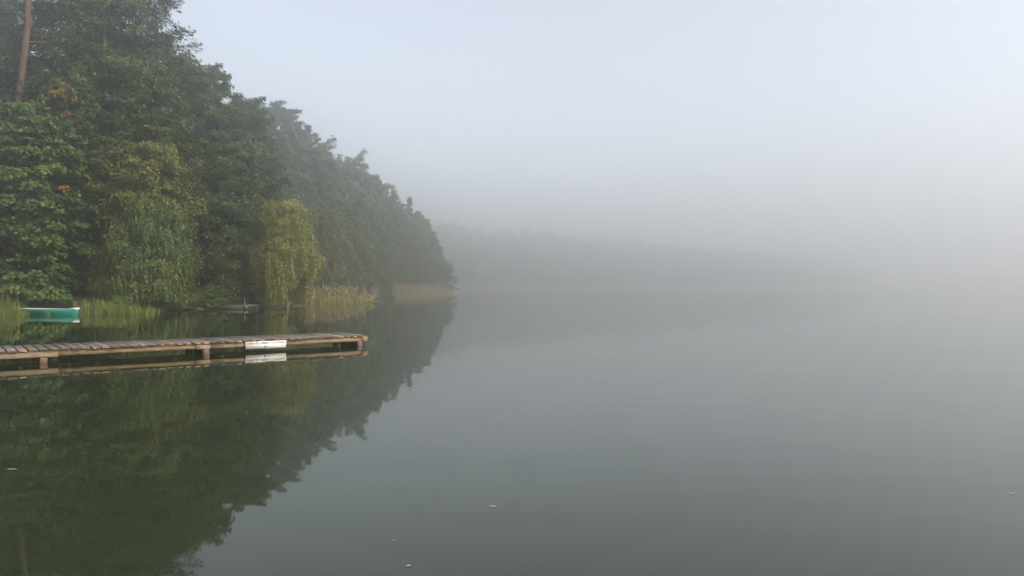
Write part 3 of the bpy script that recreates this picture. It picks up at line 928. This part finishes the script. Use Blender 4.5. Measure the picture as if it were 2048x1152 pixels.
BT, BB = 0.2535, 0.125
sL = jet_s(117, -0.04)
sM0, sM1 = jet_s(393, -0.03), jet_s(420, -0.03)
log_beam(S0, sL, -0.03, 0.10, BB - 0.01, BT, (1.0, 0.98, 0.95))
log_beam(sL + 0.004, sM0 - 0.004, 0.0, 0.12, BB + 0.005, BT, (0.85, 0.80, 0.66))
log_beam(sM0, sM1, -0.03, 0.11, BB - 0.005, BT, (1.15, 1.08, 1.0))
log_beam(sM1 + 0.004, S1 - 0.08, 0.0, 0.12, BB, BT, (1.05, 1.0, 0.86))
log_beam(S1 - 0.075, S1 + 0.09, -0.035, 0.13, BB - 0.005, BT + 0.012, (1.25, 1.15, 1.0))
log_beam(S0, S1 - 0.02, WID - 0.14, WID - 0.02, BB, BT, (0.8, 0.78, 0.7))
def post(s_, y_, wd, ztop):
    m = MB()
    h = wd / 2
    V, fc = [], []
    zs = [-1.6, -0.05, 0.055, ztop]
    for z_, cc in zip(zs, (0.3, 0.35, 0.75, 1.0)):
        for (a, b2) in ((-1, -.7), (-.7, -1), (.7, -1), (1, -.7), (1, .7), (.7, 1), (-.7, 1), (-1, .7)):
            V.append((s_ + h * a, y_ + h * b2, z_))
    for i in range(3):
        for j in range(8):
            q2 = (j + 1) % 8
            fc.append((i * 8 + j, i * 8 + q2, (i + 1) * 8 + q2, (i + 1) * 8 + j))
    cols = np.repeat(np.array([(0.3, 0.3, 0.3), (0.3, 0.28, 0.26), (0.5, 0.45, 0.42), (1, 1, 1)]), 8, 0)
    m.add(V, fc, cols)
    m.build('post', POSTW, jet)
sPosts = [jet_s(87, 0.02), jet_s(412, 0.03), jet_s(720, 0.02)]
for sp in sPosts + [sPosts[0] - 3.6, sPosts[0] - 7.2, sPosts[0] - 10.8]:
    post(sp, 0.075, 0.145, BB - 0.004)
    post(sp, WID - 0.08, 0.145, BB - 0.004)
    m = MB()
    m.box((sp + 0.1, 0, 0), ex, ey, ez, (0, 0.05), (0.14, WID - 0.16), (0.0, BT - 0.006), (0.35, 0.33, 0.3))
    m.build('cross_beam', POSTW, jet)

# ---- swimming zone sign
WHITE = paint_material('sign_white', (0.62, 0.60, 0.54), 0.45, (0.45, 0.42, 0.36), 0.25, 6.0)
INK, n, out = mat('sign_blue_grey_ink')
b = N(n, 'ShaderNodeBsdfPrincipled', i_Roughness=0.5); b.inputs['Base Color'].default_value = (0.055, 0.085, 0.13, 1)
n.links.new(b.outputs[0], out.inputs[0])
FISH, n, out = mat('sign_fish_blue')
b = N(n, 'ShaderNodeBsdfPrincipled', i_Roughness=0.5); b.inputs['Base Color'].default_value = (0.015, 0.13, 0.26, 1)
n.links.new(b.outputs[0], out.inputs[0])
PALE, n, out = mat('sign_pale_blue')
b = N(n, 'ShaderNodeBsdfPrincipled', i_Roughness=0.5); b.inputs['Base Color'].default_value = (0.50, 0.66, 0.78, 1)
n.links.new(b.outputs[0], out.inputs[0])
sa, sb = jet_s(491, -0.06), jet_s(572, -0.06)
SW = sb - sa; SH = 0.178
off = P0 + DIR * sa + NRM * (-0.062)
sign = empty('sign_board', (off[0], off[1], 0.072), JZ, 'white swimming zone sign with blue lettering and a small fish fixed to the jetty edge', 'sign')
m = MB()
m.box(O0, ex, ey, ez, (0, SW), (0, 0.012), (0, SH))
m.build('panel', WHITE, sign)
def text_mesh(txt, size, name, material, parent, x, z, fit=None):
    cu = bpy.data.curves.new('lettering', 'FONT')
    cu.body = txt; cu.size = size; cu.align_x = 'CENTER'; cu.offset = 0.0024; cu.extrude = 0.001; cu.resolution_u = 3
    ob = bpy.data.objects.new('lettering', cu); COL.objects.link(ob)
    dg = bpy.context.evaluated_depsgraph_get()
    me = bpy.data.meshes.new_from_object(ob.evaluated_get(dg))
    bpy.data.objects.remove(ob); bpy.data.curves.remove(cu)
    me.materials.clear(); me.materials.append(material)
    o = bpy.data.objects.new(name, me); COL.objects.link(o); o.parent = parent
    xs = [v_.co.x for v_ in me.vertices]; wdt = max(xs) - min(xs)
    o.rotation_euler = (R(90), 0, 0)
    sc = (fit / wdt) if fit else 1
    o.scale = (sc, 1, 1)
    o.location = (x, -0.0022, z)
    return o
text_mesh('STREFA DLA UMIEJĄCYCH PŁYWAĆ', 0.066, 'lettering', INK, sign, SW / 2, SH - 0.064, SW * 0.95)
m = MB()
m.box((SW / 2 - 0.005, -0.003, 0.02), ex, ey, ez, (-0.05, 0.05), (0, 0.003), (0, 0.072))
m.build('symbol_field', PALE, sign)
m = MB()
fx, fz = SW / 2 - 0.005, 0.054
pts = [(-0.05, 0), (-0.035, .013), (-0.01, .019), (0.015, .012), (0.036, .003), (0.056, .012), (0.05, 0), (0.056, -.012), (0.036, -.003), (0.015, -.012), (-0.01, -.019), (-0.035, -.013)]
V = [(fx + a, -0.0045, fz + c) for a, c in pts] + [(fx + a, -0.0029, fz + c) for a, c in pts] + [(fx, -0.0045, fz)]
L = len(pts)
m.add(V, [(i, (i + 1) % L, 2 * L, 2 * L) for i in range(L)] + [(i, i + L, (i + 1) % L + L, (i + 1) % L) for i in range(L)])
m.build('fish_symbol', FISH, sign)

# ------------------------------------------------------------------ rowing boat
TEAL = paint_material('boat_teal_paint', (0.012, 0.19, 0.135), 0.4, (0.02, 0.10, 0.075), 0.55, 3.0)
BWHITE = paint_material('boat_white_paint', (0.52, 0.53, 0.50), 0.4, (0.3, 0.3, 0.25), 0.3, 4.0)
BSEAT = wood_material('boat_seat_wood', (0.2, 0.16, 0.12), (0.34, 0.28, 0.2))
bx0, bx1 = at_px(22, 42.6), at_px(159, 41.6)
BL = bx1 - bx0
boat = empty('rowing_boat', ((bx0 + bx1) / 2, 42.1, 0), math.atan2(-1.0, BL), 'small teal rowing boat with a white gunwale moored at the wooded bank', 'boat')
nst, nsec = 26, 11
def hull(u):
    """u 0 stern .. 1 bow: half beam at gunwale, gunwale z, keel z"""
    beam = 0.62 * (0.80 + 0.20 * math.sin(min(u / 0.5, 1) * math.pi / 2)) * (1 - max(0, (u - 0.52) / 0.48) ** 2.2)
    return max(beam, 0.012), 0.325 + 0.05 * max(0, u - 0.5) ** 2 * 4 + 0.02 * (1 - u) , -0.14 + 0.10 * max(0, (u - 0.75) / 0.25) ** 2
mb = MB(); V = []
for i in range(nst):
    u = i / (nst - 1)
    bm_, gzh, kz = hull(u)
    for j in range(nsec):
        a = (j / (nsec - 1)) * 2 - 1
        q = abs(a)
        prof_ = q ** 0.5 if q > 0 else 0
        yy = np.sign(a) * bm_ * min(1, q ** 0.55)
        zz = kz + (gzh - kz) * q ** 1.9
        step = 0.012 * ((j * 2) % 2)
        rake = (0.16 * ((zz + 0.1) / 0.5)) * max(0, (u - 0.8) / 0.2)
        V.append((-BL / 2 + (BL - 0.14) * u + rake, yy, zz))
fc = []
for i in range(nst - 1):
    for j in range(nsec - 1):
        a = i * nsec + j
        fc.append((a, a + nsec, a + nsec + 1, a + 1))
for j in range(nsec // 2):       # transom
    fc.append((j, j + 1, nsec - 2 - j, nsec - 1 - j))
mb.add(V, fc)
hull_o = mb.build('hull', TEAL, boat)
md = hull_o.modifiers.new('thick', 'SOLIDIFY'); md.thickness = 0.02; md.offset = -1
# lap strakes: thin ridges along both sides
mb = MB()
for sgn in (-1, 1):
    for q in (0.55, 0.78):
        pts = []
        for i in range(nst):
            u = i / (nst - 1); bm_, gzh, kz = hull(u)
            zz = kz + (gzh - kz) * q ** 1.9
            rake = (0.16 * ((zz + 0.1) / 0.5)) * max(0, (u - 0.8) / 0.2)
            pts.append((-BL / 2 + (BL - 0.14) * u + rake, sgn * (bm_ * q ** 0.55 + 0.006), zz))
        mb.tube(pts, 0.010, 5)
mb.build('strake', TEAL, boat)
mb = MB()
for sgn in (-1, 1):
    V = []
    for i in range(nst):
        u = i / (nst - 1); bm_, gzh, kz = hull(u)
        rake = (0.16 * ((gzh + 0.1) / 0.5)) * max(0, (u - 0.8) / 0.2)
        x_ = -BL / 2 + (BL - 0.14) * u + rake
        bi = max(bm_ - 0.075, 0.0)
        V += [(x_, sgn * (bm_ + 0.004), gzh + 0.001), (x_, sgn * (bm_ + 0.000), gzh + 0.004), (x_, sgn * bi, gzh + 0.005), (x_, sgn * bi, gzh - 0.10)]
    fc = []
    for i in range(nst - 1):
        for j in range(3):
            a_ = i * 4 + j
            fc.append((a_, a_ + 4, a_ + 5, a_ + 1))
    mb.add(V, fc)
bm_, gzh, kz = hull(0)
mb.box((-BL / 2 - 0.012, 0, gzh), ex, ey, ez, (0, 0.09), (-bm_ * 0.98, bm_ * 0.98), (-0.01, 0.006))
mb.build('gunwale', BWHITE, boat)
mb = MB()       # white bow cap
bm1, g1_, k1 = hull(1.0)
tipx = -BL / 2 + (BL - 0.14) + 0.16 * ((g1_ + 0.1) / 0.5)
bmx, gx, _ = hull(0.88)
mb.add([(tipx + 0.06, 0, g1_ + 0.04), (tipx - 0.38, bmx * 0.9, gx + 0.03), (tipx - 0.38, -bmx * 0.9, gx + 0.03), (tipx - 0.0, 0, g1_ - 0.11),
        (tipx - 0.12, 0.09, g1_ - 0.05), (tipx - 0.12, -0.09, g1_ - 0.05)],
       [(0, 1, 2, 2), (0, 2, 5, 5), (0, 5, 3, 3), (0, 3, 4, 4), (0, 4, 1, 1)])
mb.build('bow_cap', BWHITE, boat)
for u in (0.2, 0.52, 0.76):
    bm_, gzh, kz = hull(u)
    m = MB(); m.box((-BL / 2 + (BL - 0.14) * u, 0, gzh - 0.12), ex, ey, ez, (-0.13, 0.13), (-bm_ * 0.93, bm_ * 0.93), (0, 0.03))
    m.build('seat', BSEAT, boat)

# ------------------------------------------------------------------ small landing stages
STAGE = wood_material('landing_stage_wood', (0.065, 0.058, 0.05), (0.16, 0.147, 0.132), (1, 6, 6), stain_amt=0.4, scale=5)
def stage(label, px0, px1, D, ztop, depth, thick, rot, posts, group):
    x0, x1 = at_px(px0, D), at_px(px1, D)
    e = empty('landing_stage', ((x0 + x1) / 2, D, 0), rot, label, 'landing stage', group)
    Lh = (x1 - x0) / 2
    m = MB()
    nb_ = 7
    for i in range(nb_):
        a, b2 = depth * i / nb_, depth * (i + 0.9) / nb_
        t_ = rng.uniform(0.5, 0.8)
        m.box(O0, ex, ey, ez, (-Lh + rng.uniform(-.02, .02), Lh + rng.uniform(-.02, .02)), (a, b2), (ztop - 0.04, ztop), (t_, t_, t_))
    m.build('deck', STAGE, e)
    m = MB()
    m.box(O0, ex, ey, ez, (-Lh * 0.98, Lh * 0.98), (0.015, 0.1), (ztop - thick, ztop - 0.042), (0.42, 0.38, 0.34))
    m.build('beam', STAGE, e)
    m = MB()
    m.box(O0, ex, ey, ez, (Lh - 0.30, Lh + 0.02), (-0.03, 0.018), (ztop - thick * 0.75, ztop + 0.006), (1.0, 0.95, 0.88))
    m.build('end_board', STAGE, e)
    for (sx, sy, zt_) in posts:
        m = MB(); m.tube([(Lh * sx, sy, -1.0), (Lh * sx - 0.02, sy, ztop * 0.5), (Lh * sx - 0.06, sy, zt_)], [0.035, 0.03, 0.02], 6, (1.1, 1.05, 1.0))
        m.build('post', STAGE, e)
    return e
G_ST = 'small landing stages along the wooded shore'
stage('low grey landing stage with an upright stick between the bushes and the weeping birch', 430, 495, 52.0, 0.25, 3.0, 0.23, 0.06,
      [(0.72, 0.5, 0.82), (-0.8, 0.3, 0.2), (0.9, 2.8, 0.2)], G_ST)
stage('tiny broken landing stage at the right end of the nearer reed bed', 728, 757, 78.0, 0.20, 1.6, 0.12, 0.1,
      [(0.2, 0.2, 0.5), (-0.8, 0.3, 0.45), (0.9, 1.2, 0.15)], G_ST)
def stick(label, px, D, h, lean):
    x = at_px(px, D)
    m = MB(); m.tube([(0, 0, -1.2), (lean * 0.3, 0, h * 0.4), (lean, 0.05, h)], [0.028, 0.024, 0.012], 6, (1.3, 1.2, 1.0))
    o = m.build('stake', STAGE); o.location = (x, D, 0)
    props(o, label, 'stake')
stick('thin bare stake standing in the water right of the broken landing stage', 766, 81, 0.95, -0.06)

# ------------------------------------------------------------------ floating leaves
LF = leaf_material('fallen_leaf', 0.1)
def float_leaf(px, y, size, rot, col, label):
    D = F * EYE / (y - HY); x = at_px(px, D)
    size *= 0.72
    m = MB()
    out_ = [(-.5, 0), (-.32, .2), (-.1, .16), (0.02, .3), (.16, .15), (.34, .17), (.5, 0), (.34, -.15), (.18, -.13), (.05, -.28), (-.1, -.15), (-.3, -.2)]
    V = [(a * size, b2 * size, 0.004 + 0.12 * size * (abs(a) + abs(b2)) * (1 if (i % 3) else 1.6)) for i, (a, b2) in enumerate(out_)] + [(0, 0, 0.004)]
    L_ = len(out_)
    m.add(V, [(i, (i + 1) % L_, L_, L_) for i in range(L_)], col)
    m.tube([(-.5 * size, 0, 0.008), (-.8 * size, .06 * size, 0.012)], 0.0015, 4, col)
    o = m.build('floating_leaf', LF); o.location = (x, D, 0); o.rotation_euler = (0, 0, rot)
    props(o, label, 'leaf', 'fallen leaves floating on the lake')
TAN = (0.42, 0.30, 0.17)
float_leaf(988, 1014, 0.055, 0.2, TAN, 'tan leaf floating alone near the bottom middle of the lake')
float_leaf(818, 1133, 0.035, 0.9, (0.5, 0.4, 0.27), 'pale leaf floating closest to the bottom edge of the picture')
float_leaf(787, 1082, 0.02, 2.2, (0.45, 0.36, 0.25), 'tiny leaf speck floating just above the pale leaf at the bottom')
float_leaf(25, 940, 0.115, 0.1, (0.28, 0.19, 0.10), 'brown leaf floating on the dark tree reflection at the left edge')
float_leaf(2025, 988, 0.05, -0.1, (0.35, 0.25, 0.17), 'faint brown leaf floating near the right edge of the lake')

for q in REPORT:
    if q[5] < 0.3: print('IN WATER', q)
